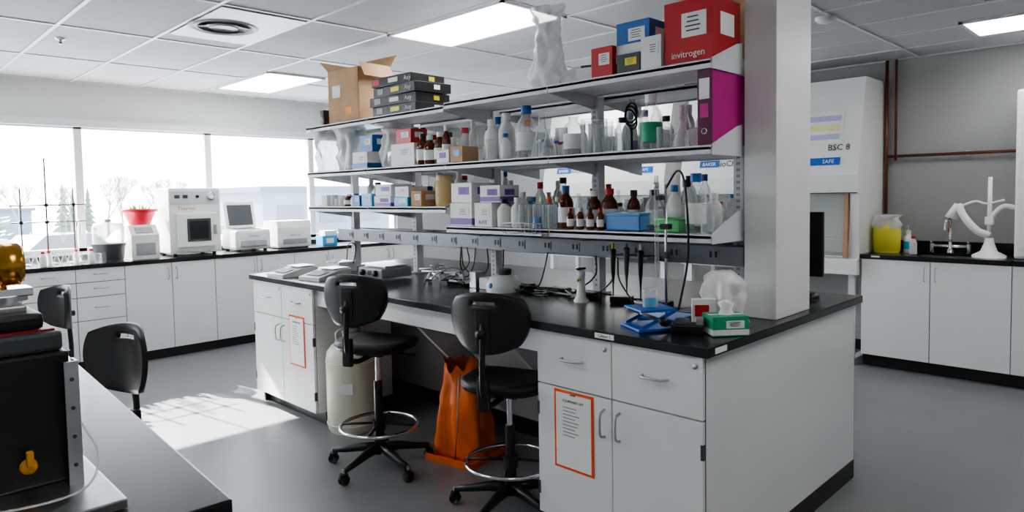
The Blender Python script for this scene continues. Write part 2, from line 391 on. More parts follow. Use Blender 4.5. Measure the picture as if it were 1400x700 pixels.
b.tube([(-.17,-.04,.01),(-.135,-.04,.3),(-.12,-.04,.5),(-.05,-.02,.56),(.1,-.02,.5),(.13,-.02,.01)],.004,STL,6)
b.done()
# ---------------- generic items ----------------
def bottle(b,x,y,z,r,h,m,cap=None,label=None,liq=None):
    nr=r*.45
    b.lathe([(0,0),(r*.92,0),(r,h*.03),(r,h*.6),(r*.85,h*.7),(nr,h*.8),(nr,h*.88)],(x,y,z),m,16)
    if cap: b.cyl((x,y,z+h*.85),nr*1.18,h*.15,cap,14)
    else: b.lathe([(nr,h*.88),(nr*1.25,h*.9),(nr*1.2,h*.92)],(x,y,z),m,14)
    if label: b.lathe([(r*1.012,h*.15),(r*1.012,h*.5)],(x,y,z),label,16)
    if liq: b.lathe([(0,h*.02),(r*.94,h*.02),(r*.94,h*.4),(0,h*.4)],(x,y,z),liq,14)
def erlen(b,x,y,z,r,h,m=None,cap=None):
    m=m or GLS
    b.lathe([(0,0),(r*.95,0),(r,h*.05),(r*.92,h*.2),(r*.3,h*.75),(r*.3,h*.95),(r*.38,h)],(x,y,z),m,18)
    if cap: b.lathe([(0,0),(r*.4,0),(r*.42,h*.1),(0,h*.12)],(x,y,z+h*.94),cap,12)
def beaker(b,x,y,z,r,h,m=None,liq=None):
    b.lathe([(0,0),(r*.95,0),(r,h*.06),(r,h*.97),(r*1.06,h),(r*.96,h*.98)],(x,y,z),m or GLS,18)
    if liq: b.lathe([(0,.004),(r*.94,.004),(r*.94,h*.45),(0,h*.45)],(x,y,z),liq,14)
def tub(b,x,y,z,sx,sy,h,m,lid=None):
    t=.004
    b.prism([(-sx/2,-sy/2),(sx/2,-sy/2),(sx/2,sy/2),(-sx/2,sy/2)],t,m,Matrix.Translation((x,y,z)))
    for q in ((x-sx/2,y-sy/2,x+sx/2,y-sy/2+t),(x-sx/2,y+sy/2-t,x+sx/2,y+sy/2),(x-sx/2,y-sy/2,x-sx/2+t,y+sy/2),(x+sx/2-t,y-sy/2,x+sx/2,y+sy/2)): b.bb((q[0],q[1],z),(q[2],q[3],z+h),m)
    b.tube([(x-sx/2,y-sy/2,z+h),(x+sx/2,y-sy/2,z+h),(x+sx/2,y+sy/2,z+h),(x-sx/2,y+sy/2,z+h)],.005,m,6,True)
    if lid: b.box((x,y,z+h+.006),(sx+.01,sy+.01,.012),lid,bev=.003)
def carton(name,x,y,z,dx,dy,dz,m,label=None,band=None,txt=None,tm=None,rz=0):
    "dx depth along world X, dy along world Y; front faces -X"
    b=B(name,(x,y,z+.0005),FX+rz)
    b.box((0,0,dz/2),(dy,dx,dz),m,bev=.002)
    b.box((0,0,dz+.0003),(dy*.98,.02,.0006),PAP)
    if band: b.box((0,-.0,dz*.2),(dy+.002,dx+.002,dz*.28),band)
    if label:
        b.box((dy*.12,-dx/2-.001,dz*.6),(dy*.5,.002,dz*.38),label)
        for i in range(4): b.box((dy*.1,-dx/2-.0024,dz*(.72-.07*i)),(dy*.35*random.uniform(.6,1),.001,dz*.02),INK)
        b.box((dy/2+.001,0,dz*.6),(.002,dx*.5,dz*.35),label)
    if txt: b.text(txt,min(dz*.24,dy/len(txt)*1.7),(0,-dx/2-.0025,dz*.1),tm or PAP)
    return b.done()
def bag(name,x,y,z,r,h,m,sx=1,sy=1,top=.35,nz=.35,prof=None):
    b=B(name,(x,y,z+.001))
    prof=prof or [(0,0),(.8,0),(1,.12),(1.0,.35),(.85,.6),(.65,.78),(top,.88),(top*.7,.92),(top*1.5,1)]
    P=[]
    for (a0,z0),(a1,z1) in zip(prof,prof[1:]):
        for k in range(3): P.append((a0+(a1-a0)*k/3,z0+(z1-z0)*k/3))
    P.append(prof[-1])
    b.lathe([(p*r,q*h) for p,q in P],(0.1*x,0.1*y,0),m,36,Matrix.Translation((-.1*x,-.1*y,0)),True,sx,sy,nz)
    return b.done()
T=2.0685; S2=1.699; S3=1.309; S3L=1.429; TL=2.0535
# top shelf
b=B('small_black_speaker',(2.86,4.94,TL),FX); b.box((0,0,.07),(.06,.1,.14),BLK,bev=.006); b.lathe([(.022,0),(.0,.01)],(0,-.051,.09),DGR,14,Matrix.Rotation(R(90),4,'X')); b.done()
b=B('open_cardboard_box',(2.9,4.53,TL),FX+R(6)); s_=.36; h=.40;t=.005
for q in ((-s_/2,-.15,s_/2,-.145),(-s_/2,.145,s_/2,.15),(-s_/2,-.15,-s_/2+t,.15),(s_/2-t,-.15,s_/2,.15)): b.bb((q[0],q[1],0),(q[2],q[3],h),CARD)
b.bb((-s_/2,-.15,0),(s_/2,.15,t),CARD)
b.box((0,.19,h+.07),(s_,.004,.15),CARD,rx=R(-35)); b.box((-s_/2-.05,0,h+.04),(.13,.29,.004),CARD,ry=R(40)); b.box((s_/2+.04,0,h-.02),(.12,.29,.004),CARD,ry=R(60))
b.box((-.08,-.151,.24),(.1,.002,.09),PAP); b.box((.06,-.151,.09),(.08,.002,.05),mat('label_orange',(.7,.25,.05),.5)); b.done()
for i,(dy,rz) in enumerate([(0,0),(.02,3),(-.01,-2),(.03,4)]):
    bb=B('black_tip_box_carton',(2.88,3.85+dy,TL+i*.066+.001),FX+R(rz))
    bb.box((0,0,.032),(.5 if i<3 else .42,.3,.063),BLK,bev=.003); bb.box((.02,-.151,.034),(.1,.002,.03),PAP if i%2 else YEL); bb.text('Axy',.045,(.17,-.152,.018),PAP); bb.box((-.16,-.151,.034),(.07,.002,.04),GRY if i<3 else RED); bb.box((.252 if i<3 else .212,.03,.034),(.002,.05,.03),YEL if i%2 else PAP); bb.done()
bag('tall_plastic_bag',2.82,2.52,T,.095,.44,FRO,.8,1,nz=.6,prof=[(0,0),(.85,0),(1,.1),(.95,.3),(.9,.5),(.75,.66),(.65,.76),(.8,.84),(1.0,.92),(.95,1)])
b=B('plastic_bag_pile',(2.88,2.29,T)); b.lathe([(0,0),(.1,0),(.12,.03),(.09,.07),(.03,.1),(0,.1)],(0,0.05,0.001),FRO,20,nz=.5); b.box((-.05,-.06,.035),(.14,.1,.07),WPL,bev=.003,rz=.2); b.box((-.05,-.06,.08),(.1,.08,.012),DGR,bev=.003,rz=.4); b.box((.08,-.05,.05),(.1,.1,.1),CARD); b.done()
carton('small_red_carton',2.80,2.09,T,.12,.13,.15,RED,PAP)
carton('yellow_label_carton',2.81,1.925,T,.16,.13,.09,DGR,YEL)
carton('blue_white_carton',2.87,1.925,T+.092,.2,.19,.16,BLUE,PAP,PAP)
carton('white_carton',2.79,1.79,T,.14,.11,.15,PAP,PAP)
carton('large_red_carton',2.86,1.605,T,.25,.245,.28,RED,PAP,None,'invitrogen',PAP)
carton('flat_cardboard_carton',3.38,1.70,2.049,.3,.44,.40,CARD)
random.seed(3)
def clutter(name,x,y0,y1,z,hmax=.25,kinds='bgwcke',dens=1.0,xr=.1):
    b=B(name); y=y0
    while y<y1-.04:
        k=random.choice(kinds); r=random.uniform(.026,.048); hh=random.uniform(.45,1)*hmax; xx=x+random.uniform(-xr,xr)
        if k=='b': bottle(b,xx,y+r,z,r,hh,WPL,random.choice([WPL,BLUE,BLK,RED,WPL]),PAP)
        elif k=='g': bottle(b,xx,y+r,z,r,hh,GLS,random.choice([BLUE,None,ORG,None,BLK]),random.choice([None,PAP]))
        elif k=='w': beaker(b,xx,y+r,z,r*1.1,hh*.6)
        elif k=='e': r*=1.2; erlen(b,xx,y+r,z,r,hh*.75)
        elif k=='a': bottle(b,xx,y+r,z,r,hh*.85,AMB,random.choice([BLK,WPL]),PAP)
        elif k=='k': r*=1.3; b.box((xx,y+r,z+hh*.3),(r*2.2,r*1.9,hh*.6),random.choice([PAP,PAP,WPL,BLUE,CARD,PAP]),bev=.002); b.box((xx-r*1.1-.001,y+r,z+hh*.35),(.002,r,hh*.25),random.choice([PAP,PUR,LBL]))
        elif k=='c': r=.018; beaker(b,xx,y+r,z,r,hh)
        elif k=='t': r=.012; b.cyl((xx,y+r,z),r,hh*.45,FRO,8); b.cyl((xx,y+r,z+hh*.45),r*1.1,.015,random.choice([RED,BLUE,WPL,GRN]),8)
        elif k=='f': r*=1.2; beaker(b,xx,y+r,z,r,hh*.6,FRO)
        y+=2*r+random.uniform(.001,.01)/dens
    return b.done()
for z,zl in ((1.699,1.699),(1.339,1.429)):
    clutter('far_side_shelf_supplies',3.36,1.55,3.2,z,.27,'bgwkebf',xr=.06); clutter('far_side_shelf_supplies',3.36,3.3,4.95,zl,.26,'bgwkbf',xr=.06)
# shelf 2
for x,y,r,hh in ((2.84,4.88,.11,.33),(2.92,4.68,.11,.34),(2.82,4.52,.09,.3)):
    bag('plastic_supply_bag',x,y,S2,r,hh,FRO,1,1,nz=.5,prof=[(0,0),(.8,0),(.9,.15),(1,.4),(1.05,.7),(.95,.9),(1.15,1)])
carton('blue_white_carton',2.8,4.25,S2,.18,.19,.12,PAP,PAP,BLUE); carton('blue_carton',2.84,4.24,S2+.123,.16,.16,.12,BLUE,PAP)
bag('plastic_supply_bag',2.85,4.04,S2,.085,.31,FRO,1,1,.9)
carton('white_carton',2.83,3.76,S2,.2,.26,.15,PAP,PAP); carton('red_carton',2.84,3.8,S2+.153,.14,.17,.1,RED,PAP)
clutter('amber_reagent_bottles',2.76,3.3,3.58,S2,.29,'a',xr=.01)
clutter('rear_shelf_bottles',2.98,3.3,4.1,S2,.3,'bbfg',xr=.02)
clutter('small_white_cartons',2.76,3.10,3.29,S2,.16,'k',xr=.01)
clutter('rear_glassware',3.0,2.45,3.25,S2,.33,'bgefb',xr=.02)
clutter('rear_glassware',3.0,1.56,2.4,S2,.33,'geggf',xr=.02)
b=B('front_glassware')
bottle(b,2.84,3.0,S2,.045,.25,WPL,WPL,PAP); bottle(b,2.86,2.89,S2,.05,.28,FRO,WPL); beaker(b,2.76,2.93,S2,.025,.12); bottle(b,2.78,2.82,S2,.03,.15,WPL,BLUE,PAP)
bottle(b,2.83,2.70,S2,.058,.3,GLS,BLUE,PAP); erlen(b,2.82,2.57,S2,.065,.24); erlen(b,2.76,2.47,S2,.045,.15); bottle(b,2.84,2.36,S2,.055,.23,GLS,None,PAP)
beaker(b,2.84,2.22,S2,.07,.18); beaker(b,2.77,2.11,S2,.05,.13); bottle(b,2.8,2.01,S2,.04,.17,GLS,BLK); bottle(b,2.84,1.87,S2,.055,.27,GLS,WPL,GRN); 
beaker(b,2.78,1.76,S2,.035,.1); bottle(b,2.86,1.72,S2,.03,.2,WPL,WPL); erlen(b,2.77,1.66,S2,.045,.13); b.done()
b=B('tubing_coil',(2.9,2.03,S2)); 
for i in range(3): b.ring((0.03*i,.02*i,.17+.02*i),.05,.005,BLK,24,Matrix.Rotation(R(80+10*i),4,'X'))
b.tube([(0,0,0),(0,0,.13)],.01,BLK); b.done()
b=B('magenta_ring_binder',(2.87,1.515,S2),0)
b.bb((-.15,-.036,.001),(.15,-.032,.345),MAG); b.bb((-.15,.03,.001),(.15,.034,.345),MAG); b.bb((-.154,-.036,.001),(-.148,.034,.345),mat('dark_magenta',(.12,.01,.06),.35),.002); b.bb((-.14,-.028,.01),(.13,.028,.32),PAP)
b.bb((-.156,-.025,.2),(-.1535,.025,.29),PAP); b.bb((-.1565,-.02,.12),(-.1535,.02,.18),MAG); b.ring((-.156,0,.06),.012,.002,CHR,16,Matrix.Rotation(R(90),4,'Y')); b.done()
b=B('white_crumpled_wipes',(2.83,1.62,S2)); b.lathe([(0,0),(.05,0),(.06,.03),(.045,.07),(.02,.09),(0,.09)],(0,0,0.001),FRO,18,nz=.6); b.done()
# third shelf left bay
clutter('plastic_labware_packs',2.82,4.6,4.95,S3L,.2,'fkf',xr=.03)
clutter('amber_reagent_bottles',2.78,4.40,4.6,S3L,.14,'aab',xr=.01)
carton('blue_carton',2.8,4.34,S3L,.15,.1,.08,BLUE,PAP); carton('light_blue_tip_rack',2.8,4.2,S3L,.15,.13,.09,LBL,PAP)
carton('purple_white_carton',2.8,3.98,S3L,.18,.2,.07,PAP,PUR,PUR); carton('white_carton',2.81,3.98,S3L+.072,.18,.19,.08,PAP,PUR)
carton('light_blue_tip_rack',2.78,3.75,S3L,.16,.15,.06,LBL,PAP); carton('white_carton',2.79,3.75,S3L+.062,.16,.15,.07,PAP,PAP); carton('small_brown_carton',2.79,3.6,S3L,.15,.11,.1,CARD,PAP)
clutter('rear_shelf_cartons',3.0,3.35,4.9,S3L,.24,'kbkb',xr=.02)
b=B('beige_storage_jar',(2.82,3.43,S3L)); b.lathe([(0,0),(.06,0),(.062,.02),(.062,.16),(.05,.17),(.055,.175),(.055,.2),(0,.2)],(0,0,0),mat('beige_plastic',(.62,.46,.22),.5),22); b.done()
clutter('rear_shelf_cartons',3.0,2.5,3.25,S3,.28,'kbkbg',xr=.02); clutter('rear_shelf_bottles',3.0,1.57,2.4,S3,.26,'gwagbg',xr=.02)
# lower right
carton('purple_white_carton',2.82,3.16,S3,.2,.2,.14,PAP,PAP,PUR); carton('purple_white_carton',2.83,3.17,S3+.142,.19,.19,.12,PAP,PUR)
carton('white_carton',2.80,2.96,S3,.16,.15,.14,PAP,PAP,None,'R-FIT',BLUE); carton('purple_white_carton',2.83,2.93,S3+.142,.16,.17,.1,PAP,PUR,PUR)
b=B('front_reagent_bottles')
bottle(b,2.77,2.83,S3,.042,.16,WPL,BLK,PAP); bottle(b,2.79,2.74,S3,.04,.17,WPL,WPL,PAP); bottle(b,2.88,2.79,S3,.04,.2,WPL,WPL,PAP)
for i in range(5): beaker(b,2.76+.02*(i%2),2.67-.055*i,S3,.026,.13,GLS,LBL if i==2 else None); bottle(b,2.86,2.68-.06*i,S3,.024,.17,GLS,[BLUE,WPL,ORG,WPL,BLUE][i])
bottle(b,2.78,2.37,S3,.042,.23,AMB,BLUE,PAP); bottle(b,2.9,2.27,S3,.04,.2,AMB,WPL,PAP)
for i in range(7): bottle(b,2.745+.045*(i%2),2.31-.033*i,S3,.019,.11,AMB,[RED,RED,WPL,RED,BLK,RED,RED][i],PAP)
bottle(b,2.86,2.14,S3,.045,.21,AMB,RED,PAP); bottle(b,2.92,2.03,S3,.035,.2,AMB,BLK,PAP); bottle(b,2.88,1.88,S3,.045,.2,GLS,BLK,PAP); bottle(b,2.9,1.78,S3,.035,.22,WPL,BLUE,PAP)
bottle(b,2.79,1.60,S3,.048,.27,GLS,BLUE,PAP); beaker(b,2.75,1.52,S3,.03,.13); bottle(b,2.9,1.57,S3,.04,.18,FRO,WPL); b.done()
clutter('small_sample_vials',2.83,2.37,2.72,S2,.2,'t',xr=.01)
b=B('blue_plastic_tub',(2.79,1.98,S3)); tub(b,0.02,0,0.001,.12,.2,.075,GBL,GBL); b.done()
b=B('green_plastic_tub',(2.78,1.71,S3)); tub(b,0,0,0.001,.12,.13,.06,GGR); b.box((0,0,.03),(.08,.09,.05),PAP,bev=.003); b.done()
b=B('white_wire_tray',(2.74,2.6,S3)); 
b.bb((-.09,-.17,-.035),(-.045,.13,-.025),WMET)
for i in range(11): b.tube([(-.09,-.16+.028*i,-.03),(-.09,-.16+.028*i,.03)],.002,WMET,5)
for z in (.03,.0): b.tube([(-.09,-.17,z),(-.09,.13,z)],.003,WMET,6)
b.done()
# ---------------- bench-top equipment ----------------
ZB=.9105
def balance(x,y,rz):
    b=B('lab_balance',(x,y,ZB),rz)
    b.prism([(-.16,0),(.14,0),(.14,.06),(.02,.06),(-.16,.022)],.22,WPL,XZ(-.11))
    b.box((.07,0,.068),(.15,.17,.008),STL,bev=.002); b.box((-.08,0,.044),(.09,.15,.003),DGR,ry=R(-12)); b.lathe([(0,0),(.02,0),(.02,.01)],(.07,0,.055),DGR); b.done()
balance(2.47,4.83,R(4)); balance(2.53,4.45,R(10))
b=B('ph_meter',(2.85,4.78,ZB),FX); b.box((0,0,.04),(.2,.16,.08),WPL,bev=.01); b.box((0,-.06,.085),(.12,.06,.004),DGR,rx=R(20)); b.tube(bez([(.1,.05,.06),(.14,.05,.2),(.15,-.02,.22),(.15,-.04,.1)],6),.004,BLK); b.done()
b=B('stirring_hotplate',(2.82,4.13,ZB),FX); b.box((0,0,.045),(.3,.26,.07),GRY,bev=.012); b.box((0,.02,.088),(.24,.2,.012),STL,bev=.004)
for s_ in(-.08,.08): b.lathe([(.022,0),(.02,.02),(0,.022)],(s_,-.13,.045),BLK,14,Matrix.Rotation(R(90),4,'X'))
b.box((0,-.131,.045),(.05,.002,.03),DGR); b.done()
b=B('vortex_mixer',(2.87,2.95,ZB),FX); b.lathe([(0,0),(.1,0),(.105,.015),(.1,.05),(.075,.09),(.055,.1),(0,.1)],(0,0,0),WPL,24,sy=1.1); b.lathe([(0,0),(.04,0),(.045,.03),(.03,.035),(0,.02)],(0,.01,.1),DGR,18); b.lathe([(.018,0),(.016,.012),(0,.014)],(0,-.1,.04),BLUE,12,Matrix.Rotation(R(70),4,'X')); b.done()
b=B('clamps_and_tripod',(2.80,3.5,ZB))
for i in range(3):
    a=i*2.1; b.tube([(.02*math.cos(a),.02*math.sin(a),.13),(.1*math.cos(a),.1*math.sin(a),.004)],.005,STL)
b.ring((0,0,.13),.045,.005,STL,20)
for i in range(9):
    x0,y0=random.uniform(-.08,.1),random.uniform(-.3,.2); a=random.uniform(0,3)
    b.tube([(x0,y0,.012+.012*i),(x0+.16*math.cos(a),y0+.16*math.sin(a),.02+.01*i)],.007,STL)
    b.box((x0,y0,.02+.01*i),(.05,.03,.025),CHR,rz=a,bev=.004)
b.tube(bez([(.05,-.2,.01),(.0,-.25,.1),(-.05,-.2,.13),(-.1,-.1,.08),(-.05,0,.04)],6),.005,GRY); b.done()
b=B('silver_sample_block',(2.88,3.2,ZB),FX); b.box((0,0,.05),(.06,.08,.1),STL,bev=.003); b.box((.1,0,.035),(.08,.08,.07),WPL,bev=.005); b.done()
b=B('gas_service_turret',(2.84,2.32,ZB)); b.lathe([(0,0),(.04,0),(.042,.01),(.026,.03),(.02,.12),(.024,.15),(.02,.17),(0,.175)],(0,0,0),WPL,20); b.tube([(0,0,.13),(-.06,-.03,.13)],.011,WPL); b.box((0,0,.18),(.07,.016,.012),BLK,bev=.004); b.tube([(-.06,-.03,.13),(-.075,-.037,.125)],.007,YEL); b.done()
b=B('pipette_rack',(2.90,2.04,0)); b.bb((-.03,-.12,1.16),(.085,.12,1.172),GRY,.003); b.bb((.06,-.12,1.13),(.085,.12,1.16),GRY)
for i in range(3):
    y=-.085+i*.085
    b.lathe([(0,0),(.003,.0),(.005,.06),(.008,.1),(.010,.11),(.012,.15),(.015,.22),(.017,.24),(.0,.25)],(-.035,y,.96+.012*(i%2)),[BLK,DGR,BLK][i],12); b.cyl((-.035,y,1.2),.007,.035,[WPL,BLUE,YEL][i],10)
b.done()
b=B('power_cable_tangle',(2.97,2.4,ZB))
random.seed(11)
for i in range(20):
    y0=random.uniform(-.8,1.1); P=[(random.uniform(-.12,.06),y0+random.uniform(-.22,.22),random.uniform(.006,.04)) for _ in range(5)]
    if i%2: P.append((.0,y0+random.uniform(-.03,.03),.12)); P.append((.01,y0,.24))
    b.tube(bez(P,7),.0045,BLK if i%4 else GRY,6)
for i in range(8): b.box((random.uniform(-.05,.04),-.75+.24*i,.02),(.07,.12,.035),BLK,bev=.006,rz=random.uniform(-1,1))
b.done()
b=B('retort_stand_with_burette',(2.665,1.68,ZB)); b.bb((-.03,-.06,0),(.16,.14,.014),BLM,.003); b.tube([(0,0,.01),(0,0,.62)],.006,STL)
b.box((0,0,.43),(.03,.05,.025),BLK,bev=.005); b.tube([(0,0,.43),(-.02,.09,.43)],.005,BLK); b.box((0,0,.3),(.025,.03,.03),DGR,bev=.004)
b.tube([(-.03,.03,.2),(-.03,.03,.66)],.009,GLS,10); b.tube([(-.03,.03,.6),(-.03,.03,.63)],.012,STL); b.box((-.015,.015,.56),(.05,.03,.02),BLK,bev=.004)
b.tube(bez([(0,-.0,.6),(.02,-.05,.68),(.0,-.1,.6),(.02,-.1,.3),(.02,-.05,.05)],8),.005,BLK); b.done()
b=B('blue_lab_jack',(2.49,1.65,ZB),R(-30))
b.box((0,0,.006),(.2,.19,.012),BLM,bev=.003); b.box((0,0,.085),(.17,.17,.01),BLM,bev=.003)
for s_ in(-1,1):
    b.box((0,s_*.07,.046),(.17,.006,.014),STL,ry=R(24)); b.box((0,s_*.078,.046),(.17,.006,.014),BLM,ry=R(-24))
b.tube([(0,-.12,.046),(0,.1,.046)],.006,STL); b.lathe([(.02,0),(.018,.02),(0,.02)],(0,-.12,.046),BLK,12,Matrix.Rotation(R(90),4,'X')); b.done()
b=B('beaker_on_jack',(2.49,1.65,ZB+.0905)); beaker(b,0,0,0,.033,.08,GLS,LBL); b.done()
b=B('dry_block_heater',(2.49,1.47,ZB),R(-60)); b.box((0,0,.02),(.13,.08,.038),BLK,bev=.006); b.lathe([(.03,0),(.03,.02),(0,.022)],(-.02,0,.038),DGR); b.box((.05,0,.05),(.03,.05,.03),GRY,bev=.004); b.done()
bag('wipe_supply_bag',2.80,1.47,ZB,.1,.23,mat('bag_white',(.85,.82,.8),.3,var=.1,bump=.4),1,.85,nz=.6,prof=[(0,0),(.9,0),(1,.15),(1,.5),(.95,.75),(.7,.9),(.45,1),(0,.97)])
b=B('red_label_carton',(2.66,1.49,ZB),FX+R(40)); b.box((0,0,.06),(.1,.03,.12),PAP,bev=.002); b.box((-.01,-.016,.07),(.06,.002,.05),RED); b.done()
carton('green_glove_box',2.575,1.345,ZB,.12,.15,.08,GRN,PAP,PAP,rz=R(50))
b=B('glove_box_tissue',(2.575,1.345,ZB+.0815)); b.lathe([(.03,0),(.02,.02),(.03,.045),(.005,.06)],(0,0,0),PAP,12,nz=.6); b.done()
b=B('computer_monitor',(3.86,1.68,ZB),0); b.bb((-.015,-.25,.1),(.015,.25,.46),BLK,.006); b.bb((.0155,-.235,.115),(.017,.235,.445),DGR); b.bb((-.03,-.03,.0),(-.015,.03,.25),BLK); b.bb((-.09,-.11,0),(.08,.11,.012),BLK,.004); b.done()
b=B('computer_mouse',(3.69,1.42,ZB)); b.lathe([(0,.0),(.03,0),(.032,.01),(.025,.025),(.01,.034),(0,.035)],(0,0,0),BLK,18,sx=1.7); b.done()
# ---------------- window counter equipment ----------------
b=B('vacuum_oven',(2.70,7.62,ZB))
b.box((0,0,.37),(.52,.46,.68),WPL,bev=.015)
for x in(-.2,.2):
    for y in(-.17,.17): b.cyl((x,y,0),.02,.035,BLK,10)
b.box((0,-.245,.27),(.4,.035,.36),WPL,bev=.012); b.box((.02,-.265,.27),(.24,.006,.24),DGR,bev=.002); b.box((.02,-.268,.27),(.19,.004,.19),BLK); b.box((.18,-.275,.27),(.03,.02,.1),GRY,bev=.006)
b.box((0,-.233,.61),(.48,.006,.13),mat('panel_grey',(.6,.62,.64),.4)); b.text('Thermo',.055,(-.1,-.265,.48),RED)
for x in(-.18,-.1): b.box((x,-.238,.62),(.05,.004,.035),DGR)
b.lathe([(.045,0),(.045,.015),(.038,.018),(0,.012)],(.16,-.235,.62),CHR,20,Matrix.Rotation(R(90),4,'X')); b.lathe([(.036,.016),(0,.018)],(.16,-.235,.62),PAP,20,Matrix.Rotation(R(90),4,'X'))
b.lathe([(.016,0),(.014,.02),(0,.02)],(.02,-.236,.62),BLK,12,Matrix.Rotation(R(90),4,'X'))
b.done()
YM=lambda x:Matrix(((0,0,1,x),(1,0,0,0),(0,1,0,0),(0,0,0,1)))
b=B('open_centrifuge',(3.33,7.62,ZB))
b.box((0,0,.13),(.40,.4,.22),WPL,bev=.03); b.box((0,-.19,.1),(.3,.03,.1),GRY,bev=.01,rx=R(-15)); b.text('SORVALL',.03,(0,-.215,.16),BLUE)
b.lathe([(.15,0),(.15,-.05),(0,-.05)],(0,.0,.243),DGR,24); b.lathe([(.15,0),(.165,.006),(.16,0)],(0,0,.241),STL,24); b.lathe([(0,.03),(.03,.02),(.1,0),(0,0)],(0,0,.205),GRY,16)
b.box((0,.17,.40),(.36,.05,.32),WPL,bev=.02,rx=R(-14)); b.box((0,.143,.40),(.28,.01,.24),DGR,rx=R(-14),bev=.01)
for x in(-.15,.15):
    for y in(-.15,.15): b.cyl((x,y,0),.02,.03,BLK)
b.done()
b=B('white_benchtop_incubator',(3.83,7.62,ZB)); b.box((0,0,.13),(.42,.38,.24),WPL,bev=.02); b.prism([(-.19,.24),(.19,.24),(.16,.32),(-.16,.32)],.42,WPL,YM(-.21)); b.box((0,-.195,.08),(.3,.006,.06),GRY); b.text('HETTICH',.03,(0,-.2,.14),BLUE); 
for x in(-.17,.17): b.cyl((x,-.14,0),.018,.02,BLK); b.cyl((x,.14,0),.018,.02,BLK)
b.done()
b=B('light_blue_carton',(4.28,7.5,ZB)); b.box((0,0,.06),(.2,.16,.12),LBL,bev=.004); b.box((0,-.082,.06),(.1,.003,.06),PAP); b.box((.02,0,.15),(.16,.14,.06),WPL,bev=.004); b.done()
b=B('grey_water_bath_tub',(1.92,7.55,ZB)); b.lathe([(0,0),(.12,0),(.13,.02),(.14,.14),(.15,.15),(.15,.17)],(0,0,0),DGR,26); b.lathe([(.135,.12),(.14,.33),(.12,.37),(0,.38)],(0,0,0),FRO,26); b.lathe([(0,0),(.03,0),(.03,.03),(0,.03)],(0,0,.38),GRY,12); b.done()
b=B('white_ice_maker',(2.22,7.60,ZB)); b.prism([(-.17,0),(.17,0),(.17,.34),(-.06,.34),(-.17,.24)],.26,WPL,YM(-.13)); b.box((0,-.125,.29),(.16,.005,.08),GRY,rx=R(-48)); b.box((0,-.172,.1),(.18,.004,.12),GRY); b.done()
b=B('red_flower_pot',(2.24,7.66,ZB+.342)); b.lathe([(0,0),(.1,0),(.15,.13),(.17,.13),(.17,.16),(.15,.16),(.145,.13),(0,.12)],(0,0,0),mat('red_plastic',(.7,.02,.05),.35),26)
for i in range(24):
    a=random.uniform(0,6.3); r=random.uniform(.02,.12); b.tube([(r*.5*math.cos(a),r*.5*math.sin(a),.11),(r*math.cos(a),r*math.sin(a),.17+random.uniform(0,.05))],[.012,.004],LEAF,4)
b.done()
b=B('potted_green_plant',(1.02,7.55,ZB)); b.lathe([(0,0),(.08,0),(.1,.16),(.11,.16),(.11,.19),(.09,.19),(0,.17)],(0,0,0),WPL,22)
for i in range(30):
    a=random.uniform(0,6.3); L_=random.uniform(.1,.24); z=random.uniform(.28,.45); c,s_=math.cos(a),math.sin(a)
    b.tube([(0,0,.17),(c*L_*.4,s_*L_*.4,z)],.003,LEAF,4); p=Vector((c*L_*.4,s_*L_*.4,z)); t=Vector((c,s_,.2))*.12; w=Vector((-s_,c,0))*.035
    b.add([p,p+t*.5+w,p+t,p+t*.5-w],[(0,1,2,3)],LEAF)
b.done()
b=B('ring_stand_lattice',(1.45,7.62,ZB))
for x in(-.22,-.02,.2): b.tube([(x,0,0.01),(x,0,1.0 if x==-.02 else .72)],.007,DGR); b.box((x,0,.006),(.12,.18,.012),DGR,bev=.003)
for z in(.4,.56): b.tube([(-.3,0,z),(.3,0,z)],.006,DGR)
for x,z in((-.22,.4),(-.02,.4),(.2,.56),(-.02,.56)): b.box((x,0,z),(.03,.03,.03),BLK,bev=.004)
b.lathe([(0,0),(.04,.01),(.055,.05),(.04,.09),(.014,.11),(.014,.2)],(-.12,-.03,.22),GLS,16); b.lathe([(.003,0),(.02,.06),(.03,.1),(.03,.26),(.012,.3)],(.1,-.03,.2),GLS,14)
b.tube([(.05,-.02,.3),(.05,-.02,.62)],.012,GLS,10); b.done()
b=B('counter_glassware'); random.seed(5)
for i in range(14):
    x=1.12+i*.055; y=7.37+.07*random.random()
    random.choice([lambda:beaker(b,x,y,ZB,.03,.09),lambda:erlen(b,x,y,ZB,.035,.13),lambda:bottle(b,x,y,ZB,.03,.16,GLS,BLUE),lambda:bottle(b,x,y,ZB,.028,.14,WPL,RED,PAP)])()
b.done()
b=B('gooseneck_faucet',(1.70,7.78,ZB)); b.tube(bez([(0,0,0),(0,0,.3),(0,-.06,.4),(0,-.14,.38),(0,-.16,.28)],6),.01,CHR); b.lathe([(0,0),(.03,0),(.025,.04),(.012,.05)],(0,0,0),CHR); b.tube([(0,0,.05),(.07,0,.07)],.006,CHR); b.done()
